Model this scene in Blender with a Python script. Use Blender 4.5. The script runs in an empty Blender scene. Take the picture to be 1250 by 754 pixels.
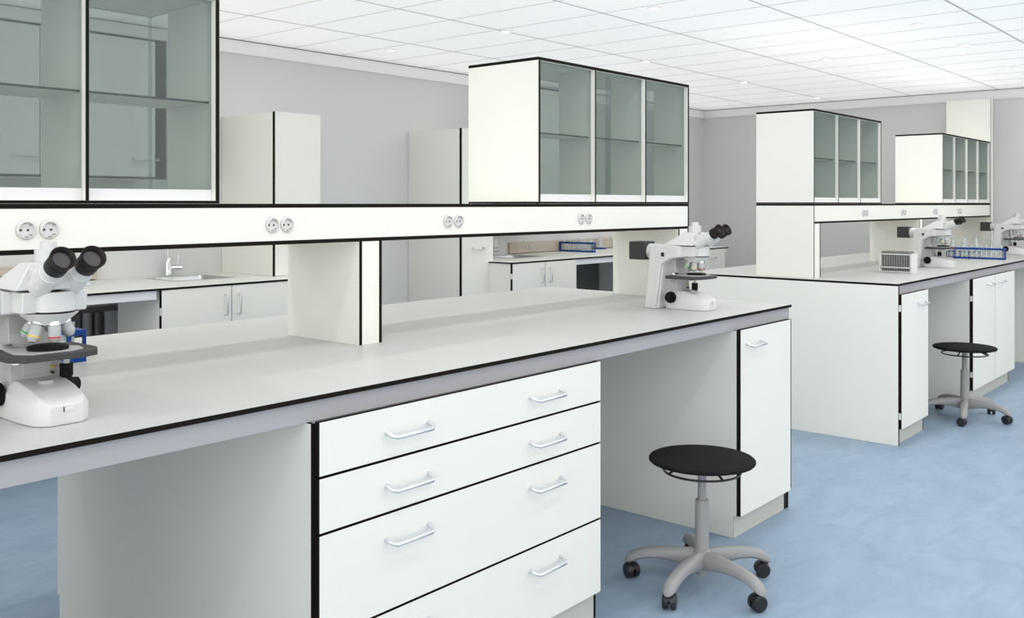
import bpy, math, random
from mathutils import Vector, Matrix
random.seed(7)
SC = bpy.context.scene
COL = SC.collection
R = math.radians

# ------------------------------------------------------------------ materials
def lin(c):
    c = c / 255.0
    return c / 12.92 if c <= 0.04045 else ((c + 0.055) / 1.055) ** 2.4
def rgb(r, g, b): return (lin(r), lin(g), lin(b), 1.0)

def mat(name, col, rough=0.5, metal=0.0, noise=None, spec=0.5, emit=None, bump=None):
    m = bpy.data.materials.new(name); m.use_nodes = True
    nt = m.node_tree; b = nt.nodes['Principled BSDF']
    b.inputs['Base Color'].default_value = col
    b.inputs['Roughness'].default_value = rough
    b.inputs['Metallic'].default_value = metal
    b.inputs['Specular IOR Level'].default_value = spec
    if emit:
        b.inputs['Emission Color'].default_value = emit[0]
        b.inputs['Emission Strength'].default_value = emit[1]
    if noise or bump:
        tc = nt.nodes.new('ShaderNodeTexCoord')
    if noise:
        c2, scale, detail, stretch = noise
        mp = nt.nodes.new('ShaderNodeMapping'); mp.inputs['Scale'].default_value = stretch
        nz = nt.nodes.new('ShaderNodeTexNoise'); nz.inputs['Scale'].default_value = scale
        nz.inputs['Detail'].default_value = detail; nz.inputs['Roughness'].default_value = 0.6
        rp = nt.nodes.new('ShaderNodeValToRGB')
        rp.color_ramp.elements[0].position = 0.32; rp.color_ramp.elements[0].color = col
        rp.color_ramp.elements[1].position = 0.68; rp.color_ramp.elements[1].color = c2
        nt.links.new(tc.outputs['Object'], mp.inputs['Vector'])
        nt.links.new(mp.outputs['Vector'], nz.inputs['Vector'])
        nt.links.new(nz.outputs['Fac'], rp.inputs['Fac'])
        nt.links.new(rp.outputs['Color'], b.inputs['Base Color'])
    if bump:
        bz = nt.nodes.new('ShaderNodeTexNoise'); bz.inputs['Scale'].default_value = bump[0]
        bp = nt.nodes.new('ShaderNodeBump'); bp.inputs['Strength'].default_value = bump[1]
        bp.inputs['Distance'].default_value = 0.002
        nt.links.new(tc.outputs['Object'], bz.inputs['Vector'])
        nt.links.new(bz.outputs['Fac'], bp.inputs['Height'])
        nt.links.new(bp.outputs['Normal'], b.inputs['Normal'])
    return m

def glassy(name, tint, gloss=0.06, milk=0.0, rough=0.02):
    m = bpy.data.materials.new(name); m.use_nodes = True
    nt = m.node_tree; nt.nodes.clear()
    out = nt.nodes.new('ShaderNodeOutputMaterial')
    tr = nt.nodes.new('ShaderNodeBsdfTransparent'); tr.inputs['Color'].default_value = tint
    gl = nt.nodes.new('ShaderNodeBsdfGlossy'); gl.inputs['Roughness'].default_value = rough
    gl.inputs['Color'].default_value = (0.9, 0.95, 0.93, 1)
    mx = nt.nodes.new('ShaderNodeMixShader'); mx.inputs['Fac'].default_value = gloss
    nt.links.new(tr.outputs[0], mx.inputs[1]); nt.links.new(gl.outputs[0], mx.inputs[2])
    last = mx
    if milk > 0:
        df = nt.nodes.new('ShaderNodeBsdfDiffuse'); df.inputs['Color'].default_value = (0.85, 0.88, 0.88, 1)
        m2 = nt.nodes.new('ShaderNodeMixShader'); m2.inputs['Fac'].default_value = milk
        nt.links.new(mx.outputs[0], m2.inputs[1]); nt.links.new(df.outputs[0], m2.inputs[2]); last = m2
    nt.links.new(last.outputs[0], out.inputs['Surface'])
    return m

M = dict(
    white=mat('white_laminate', (0.815, 0.808, 0.755, 1), 0.5, spec=0.25, noise=((0.83, 0.823, 0.77, 1), 3.0, 2, (1, 1, 1))),
    edge=mat('black_laminate_core', (0.011, 0.009, 0.007, 1), 0.8, spec=0.08),
    top=mat('grey_worktop_laminate', (0.50, 0.505, 0.485, 1), 0.42, spec=0.4, noise=((0.56, 0.565, 0.545, 1), 160.0, 3, (1, 1, 1))),
    whitetop=mat('white_worktop_laminate', (0.78, 0.79, 0.75, 1), 0.4),
    apron=mat('grey_lavender_steel', (0.395, 0.388, 0.405, 1), 0.5, spec=0.3),
    apronw=mat('pale_apron_paint', (0.76, 0.76, 0.80, 1), 0.5),
    plinth=mat('warm_grey_plinth', (0.56, 0.55, 0.50, 1), 0.5),
    wall=mat('wall_paint', (0.71, 0.708, 0.705, 1), 0.8, spec=0.2, bump=(240, 0.06)),
    frieze=mat('cornice_paint', (0.74, 0.735, 0.735, 1), 0.8, spec=0.2),
    ceil=mat('ceiling_tile', (0.86, 0.86, 0.855, 1), 0.9, spec=0.1, bump=(300, 0.08)),
    grid=mat('ceiling_grid_grey', (0.36, 0.36, 0.36, 1), 0.6),
    shadowgap=mat('dark_trim', (0.05, 0.045, 0.045, 1), 0.6),
    lamp=mat('lit_lamp_disc', (0.9, 0.9, 0.9, 1), 0.5, emit=((1, 1, 1, 1), 1.4)),
    chrome=mat('polished_chrome', (0.80, 0.81, 0.83, 1), 0.14, 1.0),
    steel=mat('brushed_steel', (0.55, 0.56, 0.57, 1), 0.32, 1.0),
    handle=mat('satin_handle_metal', (0.72, 0.73, 0.76, 1), 0.28, 0.85),
    socket=mat('socket_plastic', (0.66, 0.66, 0.65, 1), 0.4),
    socketgrey=mat('socket_shade_plastic', (0.33, 0.33, 0.34, 1), 0.45),
    hole=mat('black_plastic', (0.008, 0.008, 0.008, 1), 0.5),
    scope=mat('microscope_enamel', (0.63, 0.635, 0.625, 1), 0.35, spec=0.35, noise=((0.655, 0.66, 0.65, 1), 12, 2, (1, 1, 1))),
    scopegrey=mat('microscope_grey_enamel', (0.45, 0.46, 0.46, 1), 0.35),
    eye=mat('eyepiece_rubber', (0.016, 0.011, 0.011, 1), 0.5, spec=0.25),
    lens=mat('eyepiece_lens', (0.075, 0.065, 0.07, 1), 0.12),
    stage=mat('stage_dark_grey', (0.05, 0.05, 0.052, 1), 0.5, spec=0.25),
    black=mat('matt_black', (0.005, 0.005, 0.005, 1), 0.6, spec=0.15),
    lampbox=mat('lamp_house_grey', (0.050, 0.048, 0.050, 1), 0.6, spec=0.2),
    red=mat('red_ring', rgb(205, 30, 35), 0.4), yellow=mat('yellow_ring', rgb(225, 190, 40), 0.4),
    green=mat('green_ring', rgb(40, 160, 70), 0.4), bluering=mat('pale_blue_ring', rgb(150, 170, 195), 0.4),
    blue=mat('blue_rack_plastic', (0.003, 0.048, 0.26, 1), 0.5, spec=0.25),
    seat=mat('black_seat_vinyl', (0.006, 0.006, 0.006, 1), 0.85, spec=0.15, noise=((0.012, 0.012, 0.012, 1), 260, 3, (1, 1, 1)), bump=(420, 0.35)),
    stool=mat('grey_stool_plastic', (0.31, 0.305, 0.305, 1), 0.42),
    castor=mat('castor_black', (0.014, 0.014, 0.016, 1), 0.35),
    rackwhite=mat('white_rack_plastic', (0.72, 0.72, 0.70, 1), 0.4),
    darkglass=mat('grey_tube_glass', (0.30, 0.305, 0.29, 1), 0.2),
    wood=mat('pale_oak', (0.50, 0.44, 0.37, 1), 0.5, noise=((0.60, 0.53, 0.46, 1), 9, 5, (0.6, 6, 14))),
    duct=mat('service_duct_grey', (0.30, 0.30, 0.30, 1), 0.5),
    baydark=mat('dark_grey_pipe_and_bay_shade', (0.13, 0.13, 0.13, 1), 0.5),  # pipes and casings, and the shade painted behind one open bay
    ductlight=mat('service_pipe_grey', (0.62, 0.62, 0.64, 1), 0.45),
    gedge=mat('dark_green_glass_edge', (0.018, 0.030, 0.028, 1), 0.25),
    gpane=glassy('tinted_cabinet_glass', (0.755, 0.785, 0.78, 1), 0.05, 0.0, 0.3),
    tube=glassy('clear_tube_glass', (0.93, 0.95, 0.95, 1), 0.10, 0.26, 0.12),
    floor=None,
)
def floor_mat():
    m = bpy.data.materials.new('blue_linoleum'); m.use_nodes = True
    nt = m.node_tree; b = nt.nodes['Principled BSDF']
    tc = nt.nodes.new('ShaderNodeTexCoord')
    mp = nt.nodes.new('ShaderNodeMapping'); mp.inputs['Rotation'].default_value = (0, 0, R(25)); mp.inputs['Scale'].default_value = (1.0, 2.2, 1)
    n1 = nt.nodes.new('ShaderNodeTexNoise'); n1.inputs['Scale'].default_value = 4.0; n1.inputs['Detail'].default_value = 8; n1.inputs['Roughness'].default_value = 0.68
    n1.inputs['Distortion'].default_value = 0.6
    r1 = nt.nodes.new('ShaderNodeValToRGB')
    e = r1.color_ramp.elements
    e[0].position = 0.30; e[0].color = (0.235, 0.325, 0.435, 1)
    e[1].position = 0.72; e[1].color = (0.325, 0.420, 0.525, 1)
    nt.links.new(tc.outputs['Object'], mp.inputs['Vector']); nt.links.new(mp.outputs['Vector'], n1.inputs['Vector'])
    nt.links.new(n1.outputs['Fac'], r1.inputs['Fac']); nt.links.new(r1.outputs['Color'], b.inputs['Base Color'])
    b.inputs['Roughness'].default_value = 0.5; b.inputs['Specular IOR Level'].default_value = 0.3
    return m
M['floor'] = floor_mat()

# ------------------------------------------------------------------ mesh builder
class MB:
    def __init__(s): s.v = []; s.f = []; s.m = []; s.mats = []
    def mi(s, k):
        if k not in s.mats: s.mats.append(k)
        return s.mats.index(k)
    def face(s, idx, k): s.f.append(tuple(idx)); s.m.append(s.mi(k))
    def add(s, vs):
        n = len(s.v); s.v += [tuple(x) for x in vs]; return n
    def box(s, x0, x1, y0, y1, z0, z1, k, edge=None, thin=None):
        """edge: material of every face except the two normal to axis `thin`"""
        n = s.add([(x0, y0, z0), (x1, y0, z0), (x1, y1, z0), (x0, y1, z0), (x0, y0, z1), (x1, y0, z1), (x1, y1, z1), (x0, y1, z1)])
        F = [((0, 3, 2, 1), 2), ((4, 5, 6, 7), 2), ((0, 1, 5, 4), 1), ((2, 3, 7, 6), 1), ((1, 2, 6, 5), 0), ((3, 0, 4, 7), 0)]
        for q, ax in F:
            s.face([n + i for i in q], k if (edge is None or ax == thin) else edge)
        return s
    def prism(s, poly, axis, a, b, k, edge=None):
        """poly in the two other axes (in xyz order), extruded along axis from a to b"""
        def P(p, t):
            if axis == 0: return (t, p[0], p[1])
            if axis == 1: return (p[0], t, p[1])
            return (p[0], p[1], t)
        n = len(poly)
        i = s.add([P(p, a) for p in poly]); j = s.add([P(p, b) for p in poly])
        s.face([i + q for q in range(n)][::-1], k); s.face([j + q for q in range(n)], k)
        for q in range(n):
            r = (q + 1) % n; s.face([i + q, i + r, j + r, j + q], edge or k)
        return s
    def loft(s, rings, k, caps=True):
        idx = [s.add(r) for r in rings]; n = len(rings[0])
        for a, b in zip(idx, idx[1:]):
            for q in range(n):
                r = (q + 1) % n; s.face([a + q, a + r, b + r, b + q], k)
        if caps:
            s.face([idx[0] + q for q in range(n)][::-1], k); s.face([idx[-1] + q for q in range(n)], k)
        return s
    def frame(s, d):
        d = Vector(d).normalized(); u = d.orthogonal().normalized()
        if abs(d.z) > 0.99: u = Vector((1, 0, 0))
        return u, d.cross(u).normalized()
    def cyl(s, p0, p1, r0, k, r1=None, n=20, caps=True):
        p0 = Vector(p0); p1 = Vector(p1); r1 = r0 if r1 is None else r1
        u, w = s.frame(p1 - p0)
        R_ = lambda p, r: [p + u * (r * math.cos(2 * math.pi * i / n)) + w * (r * math.sin(2 * math.pi * i / n)) for i in range(n)]
        return s.loft([R_(p0, r0), R_(p1, r1)], k, caps)
    def lathe(s, o, d, prof, k, n=24):
        """prof: list of (distance along d, radius[, material])"""
        o = Vector(o); dv = Vector(d).normalized(); u, w = s.frame(dv)
        rings = []
        for p in prof:
            c = o + dv * p[0]; r = max(p[1], 1e-5)
            rings.append(s.add([c + u * (r * math.cos(2 * math.pi * i / n)) + w * (r * math.sin(2 * math.pi * i / n)) for i in range(n)]))
        for a, (i0, i1) in enumerate(zip(rings, rings[1:])):
            kk = prof[a + 1][2] if len(prof[a + 1]) > 2 else k
            for q in range(n):
                r = (q + 1) % n; s.face([i0 + q, i0 + r, i1 + r, i1 + q], kk)
        return s
    def tube(s, pts, r, k, n=10, radii=None):
        pts = [Vector(p) for p in pts]; rings = []; u = None
        for i, p in enumerate(pts):
            d = (pts[min(i + 1, len(pts) - 1)] - pts[max(i - 1, 0)]).normalized()
            if u is None: u, w = s.frame(d)
            else:
                u = (u - d * u.dot(d)).normalized(); w = d.cross(u)
            rr = radii[i] if radii else r
            rings.append([p + u * (rr * math.cos(2 * math.pi * q / n)) + w * (rr * math.sin(2 * math.pi * q / n)) for q in range(n)])
        return s.loft(rings, k)
    def build(s, name, parent=None, bevel=0.0, seg=2, smooth=True):
        me = bpy.data.meshes.new(name); me.from_pydata(s.v, [], s.f)
        for k in s.mats: me.materials.append(M[k])
        for p, mi in zip(me.polygons, s.m): p.material_index = mi
        me.update()
        if smooth:
            me.polygons.foreach_set('use_smooth', [True] * len(me.polygons))
            me.set_sharp_from_angle(angle=R(38))
        o = bpy.data.objects.new(name, me); COL.objects.link(o)
        if parent: o.parent = parent
        if bevel:
            b = o.modifiers.new('bevel', 'BEVEL'); b.width = bevel; b.segments = seg; b.limit_method = 'ANGLE'; b.angle_limit = R(40)
            if seg > 1: b.harden_normals = True
        return o

def tag(o, label=None, cat=None, group=None, kind=None):
    if label: o['label'] = label
    if cat: o['category'] = cat
    if group: o['group'] = group
    if kind: o['kind'] = kind
    return o
def thing(name, loc, label, cat, group=None, rz=0):
    o = bpy.data.objects.new(name, None); COL.objects.link(o); o.empty_display_size = 0.05
    o.location = loc; o.rotation_euler = (0, 0, rz)
    return tag(o, label, cat, group)
def kids(o): return [c for c in bpy.data.objects if c.parent == o]
def copy_tree(o, parent=None):
    c = o.copy(); COL.objects.link(c); c.parent = parent
    for ch in kids(o): copy_tree(ch, c)
    return c
def struct(o): o['kind'] = 'structure'; return o

# ------------------------------------------------------------------ measured dimensions (metres)
T = 0.012
H_TOP = 0.9007; SLAB = 0.0115
YF, YB = 1.7718, 3.141               # island worktop front / back edge
YS, YSB = 2.2913, 2.6616             # shelf and glass cabinet front / back
YDR = 1.755                          # door plane of the island cabinets
YW, XW, ZC = 5.4554, 9.8456, 2.434   # back wall, far wall, ceiling
XL, YN = -3.2, -3.6                  # open sides of the room behind the camera

# ------------------------------------------------------------------ room
struct(MB().box(XL, XW + .15, YN, YW + .15, -0.08, 0, 'floor').build('floor'))
struct(MB().box(XL, XW + .15, YN, YW + .15, ZC, ZC + 0.1, 'ceil').build('ceiling'))
struct(MB().box(XL, XW + .15, YW, YW + .15, 0, ZC, 'wall').build('wall_back'))
struct(MB().box(XW, XW + .15, YN, YW, 0, ZC, 'wall').build('wall_right'))
m = MB(); m.prism([(YW - .001, 2.342), (YW - .014, 2.342), (YW - .014, ZC - .004), (YW - .001, ZC - .004)], 0, XL, XW - .015, 'frieze')
m.box(XL, XW - .016, YW - .020, YW - .001, ZC - .0038, ZC - .0002, 'shadowgap')
struct(m.build('trim_1'))
m = MB(); m.box(XW - .014, XW - .001, YN, YW - .001, 2.342, ZC - .004, 'frieze')
m.box(XW - .020, XW - .001, YN, YW - .001, ZC - .0038, ZC - .0002, 'shadowgap')
struct(m.build('trim_2'))
# ceiling grid: main runners along x, cross bars along y
m = MB()
y = 4.69
while y > YN:
    hw = .0062 if y < 2 else .0046
    m.box(XL, XW - .02, y - hw, y + hw, ZC - .0016, ZC - .0002, 'grid'); y -= .795
x = 4.005 - .4225 * 17
while x < XW:
    m.box(x - .0017, x + .0017, YN, YW - .02, ZC - .0013, ZC - .0002, 'grid'); x += .4225
struct(m.build('trim_3'))

# downlights
def downlight_proto():
    t = thing('ceiling_downlight', (0, 0, ZC - .0002), 'x', 'ceiling light', 'round downlights in the tiled ceiling')
    b = MB(); b.lathe((0, 0, 0), (0, 0, -1), [(0, .040, 'shadowgap'), (.006, .040, 'frieze'), (.009, .034, 'frieze'), (.0045, .030, 'frieze')], 'frieze', 28)
    b.build('rim', t)
    d = MB(); d.lathe((0, 0, 0), (0, 0, -1), [(.0045, .031), (.008, .024), (.009, .001)], 'lamp', 28)
    tag(d.build('lens', t), 'lit white lamp disc')
    return t
dl = [((4.50, 4.97), 'small round downlight in the ceiling nearest the back wall'),
      ((4.49, 3.885), 'small round downlight right above the left end of the big glass cabinet'),
      ((4.49, 2.795), 'round downlight at the top edge of the view near its middle'),
      ((6.125, 3.89), 'round downlight seen just above the right half of the big three bay glass cabinet'),
      ((5.935, 2.793), 'round downlight nearest the camera in the ceiling row left of the far glass cabinets'),
      ((6.90, 2.79), 'round downlight second in the row running over the far island'),
      ((8.335, 2.793), 'round downlight third in the row running over the far island'),
      ((7.725, 3.88), 'faint round downlight above the gap between the glass cabinets of both islands'),
      ((9.36, 3.89), 'tiny downlight close to the far wall above the far three bay glass cabinet'),
      ((5.942, 1.84), 'largest round downlight near the top right of the ceiling'),
      ((6.904, 1.836), 'middle one of the three downlights down the right of the ceiling'),
      ((8.345, 1.835), 'farthest of the three downlights down the right of the ceiling, near the right border')]
proto = downlight_proto()
for i, ((x, y), lab) in enumerate(dl):
    o = proto if i == 0 else copy_tree(proto)
    o.location = (x, y, ZC - .0002); o['label'] = lab

# ------------------------------------------------------------------ small fittings
def bow_handle(parent, xc, z, y, w=.145):
    """horizontal satin bow handle on a front at plane y"""
    h = w / 2; p = MB(); yo = y - .030; pts = [(xc - h, y + .002, z + .012), (xc - h, y - .010, z + .008)]
    pts += [(xc - h + .003, y - .022, z + .003), (xc - h + .012, yo, z)]
    pts += [(xc + h - .012, yo, z), (xc + h - .003, y - .022, z + .003), (xc + h, y - .010, z + .008), (xc + h, y + .002, z + .012)]
    p.tube(pts, .0052, 'handle', 12)
    return tag(p.build('handle', parent), 'satin metal bow handle')
def bar_handle(parent, x, z0, z1, y):
    p = MB(); yo = y - .028
    p.tube([(x, y + .002, z0 + .006), (x, y - .018, z0 + .006), (x, yo, z0 + .014), (x, yo, z1 - .014), (x, y - .018, z1 - .006), (x, y + .002, z1 - .006)], .0055, 'handle', 12)
    return tag(p.build('handle', parent), 'upright satin metal bow handle')
def front(parent, name, x0, x1, z0, z1, y=YDR, t=.017):
    return MB().box(x0, x1, y, y + t, z0, z1, 'white', 'edge', 1).build(name, parent)
def hinge(parent, x, y, z):
    return MB().box(x - .0035, x + .004, y + .003, y + .020, z - .018, z + .018, 'white').build('hinge', parent, .001)

def carcass(t, x0, x1, yf, yb, zt=.836, plinth_z=.09, kick=.014, right_extra=0):
    """side panels down to the floor with a notch for the toe kick, back, base, top rail and plinth"""
    prof = [(yf, plinth_z), (yf + kick, plinth_z), (yf + kick, .001), (yb - kick, .001), (yb - kick, plinth_z), (yb, plinth_z), (yb, zt), (yf, zt)]
    for a, b in ((x0, x0 + T), (x1 - T, x1)):
        MB().prism(prof, 0, a, b, 'white', 'edge').build('side_panel', t)
    c = MB(); c.box(x0 + T, x1 - T, yf + .004, yb - .004, plinth_z, plinth_z + T, 'white', 'edge', 2)
    c.box(x0 + T, x1 - T, yf + .004, yb - .004, zt - T, zt, 'white', 'edge', 2)
    c.box(x0 + T, x1 - T, (yf + yb) / 2 - .006, (yf + yb) / 2 + .006, plinth_z + T, zt - T, 'white')
    c.build('shelf_board', t)
    for ya, yb_ in ((yf + kick - .0005, yf + kick + .014), (yb - kick - .014, yb - kick)):
        MB().box(x0 + .0015, x1 - T - .002 , ya, yb_, .001, plinth_z - .001, 'plinth').build('plinth', t)
    if right_extra:
        MB().prism(prof, 0, x1 + .001, x1 + right_extra, 'white', 'edge').build('end_panel', t)
    return t
YC, YCB = 1.773, 3.085   # cabinet carcass front / back

def socket(parent, x, z, y=YS):
    s = thing_part('power_socket', parent)
    b = MB(); b.lathe((x, y + .001, z), (0, -1, 0), [(0, .0232, 'edge'), (.0025, .0232, 'edge'), (.0045, .0215, 'socket'), (.0065, .0195), (.0065, .0182), (.0015, .0172), (.0015, .0001)], 'socket', 32)
    o = b.build('power_socket', parent); tag(o, 'round grey two-pin wall socket')
    yw = y - .0008
    d = MB()
    for dx in (-.0115, .0045): d.cyl((x + dx - .001, yw - .0002, z), (x + dx - .001, yw - .0014, z), .0026, 'hole', n=14)
    d.build('pin_hole', o)
    g = MB()
    g.box(x - .003, x + .003, yw - .0062, yw - .0004, z + .0150, z + .0175, 'socketgrey'); g.box(x - .003, x + .003, yw - .0062, yw - .0004, z - .0175, z - .0150, 'socketgrey')
    g.prism([(x + .006, z + .010), (x + .013, z + .010), (x + .0145, z + .0125), (x + .008, z + .0125)], 1, yw - .0022, yw - .0004, 'socketgrey')
    g.prism([(x + .005, z - .0125), (x + .0115, z - .0125), (x + .0145, z - .0095), (x + .008, z - .0095)], 1, yw - .0022, yw - .0004, 'socketgrey')
    g.build('earth_clip', o)
    return o
def thing_part(n, p): return None

# ------------------------------------------------------------------ islands
def worktop(name, x0, x1, label, ap0=None, ap1=None):
    t = thing(name, ((x0 + x1) / 2, (YF + YB) / 2, 0), label, 'worktop')
    o = t.location.copy()
    def b(mb, n, bev=0):
        q = mb.build(n, t, bev); q.location = (-o.x, -o.y, 0); return q
    s = MB(); s.box(x0, x1, YF, YB, H_TOP - SLAB, H_TOP, 'top', 'edge', 2)
    b(s, 'slab')
    a0 = ap0 if ap0 is not None else x0; a1 = ap1 if ap1 is not None else x1
    for ya, yb in ((YF + .013, YF + .031), (YB - .031, YB - .013)):
        s = MB(); s.box(a0, a1, ya, yb, .8385, H_TOP - SLAB - .0003, 'apron')
        s.box(a1, a1 + .0015, ya, yb, .8385, H_TOP - SLAB - .0003, 'edge')
        tag(b(s, 'apron'), 'grey steel apron under the slab')
    s = MB()
    s.box(a0 + .02, a1 - .02, YF + .31, YF + .34, .845, H_TOP - SLAB - .0003, 'apron'); s.box(a0 + .02, a1 - .02, YB - .34, YB - .31, .845, H_TOP - SLAB - .0003, 'apron')
    b(s, 'frame_rail')
    return t
worktop('bench_worktop', -.085, 3.985, 'long grey worktop with black edge in the foreground, two microscopes on it', -.083, 3.983)
worktop('bench_worktop', 5.3785, 9.62, 'grey worktop of the far island carrying the white tube rack', 5.3965, 9.60)

def base_unit(x0, x1, label, cat='cabinet', fronts=(), doors=(), extra=0, x1f=None, name='base_cabinet', hinges=()):
    t = thing(name, ((x0 + x1) / 2, (YC + YCB) / 2, 0), label, cat)
    p = Matrix.Translation((-t.location.x, -t.location.y, 0))
    before = set(bpy.data.objects)
    carcass(t, x0, x1, YC, YCB, right_extra=extra)
    for n, a, b, z0, z1, hs in fronts:
        f = front(t, n, a, b, z0, z1)
        for hx, hz in hs: bow_handle(f, hx, hz, YDR, .145)
    for a, b, hx, hz, hw in doors:
        f = front(t, 'door', a, b, .0935, .8405)
        bow_handle(f, hx, hz, YDR, hw)
    for hx, hz in hinges: hinge(t, hx, YDR, hz)
    for o in set(bpy.data.objects) - before:
        if o.parent == t: o.location = (-t.location.x, -t.location.y, 0)
    return t
DR = [(.7150, .840, .770), (.5825, .7085, .637), (.3385, .576, .505), (.100, .332, .262)]
base_unit(1.359, 2.513, 'wide white four-drawer cabinet under the foreground worktop', name='drawer_cabinet',
          fronts=[('drawer', 1.370, 2.495, z0, z1, ((1.648, hz), (2.210, hz))) for z0, z1, hz in DR])
base_unit(3.466, 3.950, 'narrow white one-door cabinet at the right end of the foreground bench, behind the near stool',
          doors=[(3.4665, 3.936, 3.578, .772, .13)], extra=.034)
base_unit(-.060, .385, 'narrow white cabinet under the left end of the foreground bench', doors=[(-.055, .38, .25, .772, .13)])
BU = base_unit(5.398, 5.868, 'narrow white cabinet and broad end panel at the near end of the far island',
          doors=[(5.388, 5.857, 5.735, .765, .13)], hinges=[(5.3885, .765), (5.3885, .165)])
base_unit(6.800, 7.900, 'white two-door cabinet under the far island, behind and right of the far stool',
          doors=[(6.815, 7.386, 7.23, .78, .13), (7.390, 7.955, 7.53, .78, .13)], hinges=[(6.8155, .71), (6.8155, .2)])
base_unit(8.900, 9.55, 'white cabinet under the far island, cut off by the right border', doors=[(8.905, 9.54, 9.1, .78, .13)])
# tall end panel of the far island
e = MB(); e.box(5.377, 5.395, 1.7696, YCB + .02, .001, H_TOP - SLAB - .0006, 'white', 'edge', 0)
o = e.build('end_panel', BU); o.location = (-BU.location.x, -BU.location.y, 0)

# raised shelves with sockets
def raceway(x0, x1, supports, socks, label, group, column=None, endcap=True):
    t = thing('bench_shelf', ((x0 + x1) / 2, (YS + YSB) / 2, H_TOP), label, 'shelf')
    before = set(bpy.data.objects)
    MB().box(x0, x1, YS, YSB, 1.3352, 1.347, 'white', 'edge', 2).build('top_board', t)
    MB().box(x0 + T + .0003, x1 - T - .0005, YS, YSB, 1.2280, 1.2396, 'white', 'edge', 2).build('bottom_board', t)
    for ya, yb in ((YS, YS + .012), (YSB - .012, YSB)):
        f = MB().box(x0 + T, x1 - T - .0005, ya, yb, 1.2398, 1.3350, 'white').build('socket_panel' if ya == YS else 'back_panel', t)
        if ya == YS: sp = f
    MB().box(x1 - T, x1, YS, YSB, 1.2280, 1.3350, 'white', 'edge', 0).build('end_board', t)
    MB().box(x0, x0 + T, YS, YSB, H_TOP + .0004, 1.3350, 'white', 'edge', 0).build('end_board', t)
    for a, b in supports:
        s = MB(); z0 = H_TOP + .0004; z1 = 1.2278
        if a > x0: s.box(a, a + T, YS, YSB, z0, z1, 'white', 'edge', 0)
        s.box(b - T, b, YS, YSB, z0, z1, 'white', 'edge', 0)
        s.box(a + T + .0003, b - T, YS + .0005, YS + .0125, z0, z1, 'white'); s.box(a + T + .0003, b - T, YSB - .0125, YSB - .0005, z0, z1, 'white')
        s.build('support', t)
    for x in socks: socket(t, x, 1.2855)
    for o in set(bpy.data.objects) - before:
        if o.parent == t: o.location = (-t.location.x, -t.location.y, -t.location.z)
    return t
raceway(-.03, 3.992, [(-.03, .066), (1.944, 2.0385), (3.893, 3.990)], [.937, .990, 1.620, 1.671, 2.344, 2.397, 3.122, 3.174],
        'long white raised shelf with four pairs of sockets over the foreground bench', None)
raceway(5.466, 9.470, [(5.466, 5.566), (7.430, 7.521)], [6.280, 6.336, 7.049, 7.107, 7.800, 7.857, 8.465, 8.522],
        'white raised shelf with pairs of sockets over the far island', None)
# tall service column at the far end of the far island
c = MB(); z0 = H_TOP + .0005
c.box(9.475, 9.475 + T, YS, YSB + .012, z0, 2.318, 'white', 'edge', 0); c.box(9.579, 9.591, YS, YSB + .012, z0, 2.318, 'white', 'edge', 0)
c.box(9.487, 9.579, YS + .001, YS + .013, z0, 2.316, 'white'); c.box(9.487, 9.579, YSB - .002, YSB + .010, z0, 2.316, 'white')
c.box(9.487, 9.579, YS + .013, YSB - .002, 2.300, 2.316, 'white')
tag(c.build('service_column'), 'tall narrow white service column rising at the far end of the far island', 'column')

# ------------------------------------------------------------------ glass fronted cabinets
def glass_cabinet(x0, x1, cuts, label, zb=1.3476, zt=1.9165, yd=2.480):
    t = thing('glass_cabinet', ((x0 + x1) / 2, (YS + YSB) / 2, zb), label, 'cabinet')
    before = set(bpy.data.objects)
    MB().box(x0, x1, YS, YSB, zt - T, zt, 'white', 'edge', 2).build('top_board', t)
    MB().box(x0, x1, YS, YSB, zb, zb + .0075, 'white', 'edge', 2).build('bottom_board', t)
    za, zz = zb + .0077, zt - T - .0002
    MB().box(x0, x0 + T, YS, YSB, za, zz, 'white', 'edge', 0).build('side_panel', t)
    MB().box(x1 - T, x1, YS, yd, za, zz, 'white', 'edge', 0).build('side_panel', t)
    tag(MB().box(x1 - .008, x1 - .004, yd + .0005, YSB - .001, za, zz, 'gpane').build('glass_side', t, smooth=False), 'tinted glass rear part of the side')
    for x in cuts: MB().box(x - .0045, x + .0045, YS, yd, za, zz, 'white', 'edge', 0).build('divider', t)
    ed = [x0 + T] + [v for x in cuts for v in (x - .0045, x + .0045)] + [x1 - T]
    n = len(ed) // 2
    for i in range(n):
        a, b = ed[2 * i] + .0006, ed[2 * i + 1] - .0006
        MB().box(a, b, YS + .032, yd - .004, 1.6225, 1.6285, 'white', 'gedge', 2).build('shelf_board', t)
        MB().box(a, b, YS + .017, YS + .029, za, 1.3850, 'frieze').build('bottom_rail', t)
        tag(MB().box(a, b, YS + .020, YS + .024, 1.3855, zz - .001, 'gpane').build('glass_pane', t, smooth=False), 'tinted grey-green glass')
    MB().box(x0 + T + .0006, x1 - .009, YSB - .029, YSB - .017, za, 1.3850, 'frieze').build('bottom_rail', t)
    tag(MB().box(x0 + T + .0006, x1 - .009, YSB - .026, YSB - .022, 1.3855, zz - .001, 'gpane').build('glass_pane', t, smooth=False), 'tinted grey-green glass')
    # second, overlapping edge of the sliding pane in the middle bay
    for o in set(bpy.data.objects) - before:
        if o.parent == t: o.location = (-t.location.x, -t.location.y, -t.location.z)
    return t
glass_cabinet(.003, 1.447, [.363, .722, 1.081], 'large glass-fronted cabinet on the foreground shelf, cut off by the left border', yd=2.540)
c3 = glass_cabinet(2.8422, 3.9930, [3.2215, 3.609], 'big three-bay glass-fronted cabinet on the right end of the foreground shelf')
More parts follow.
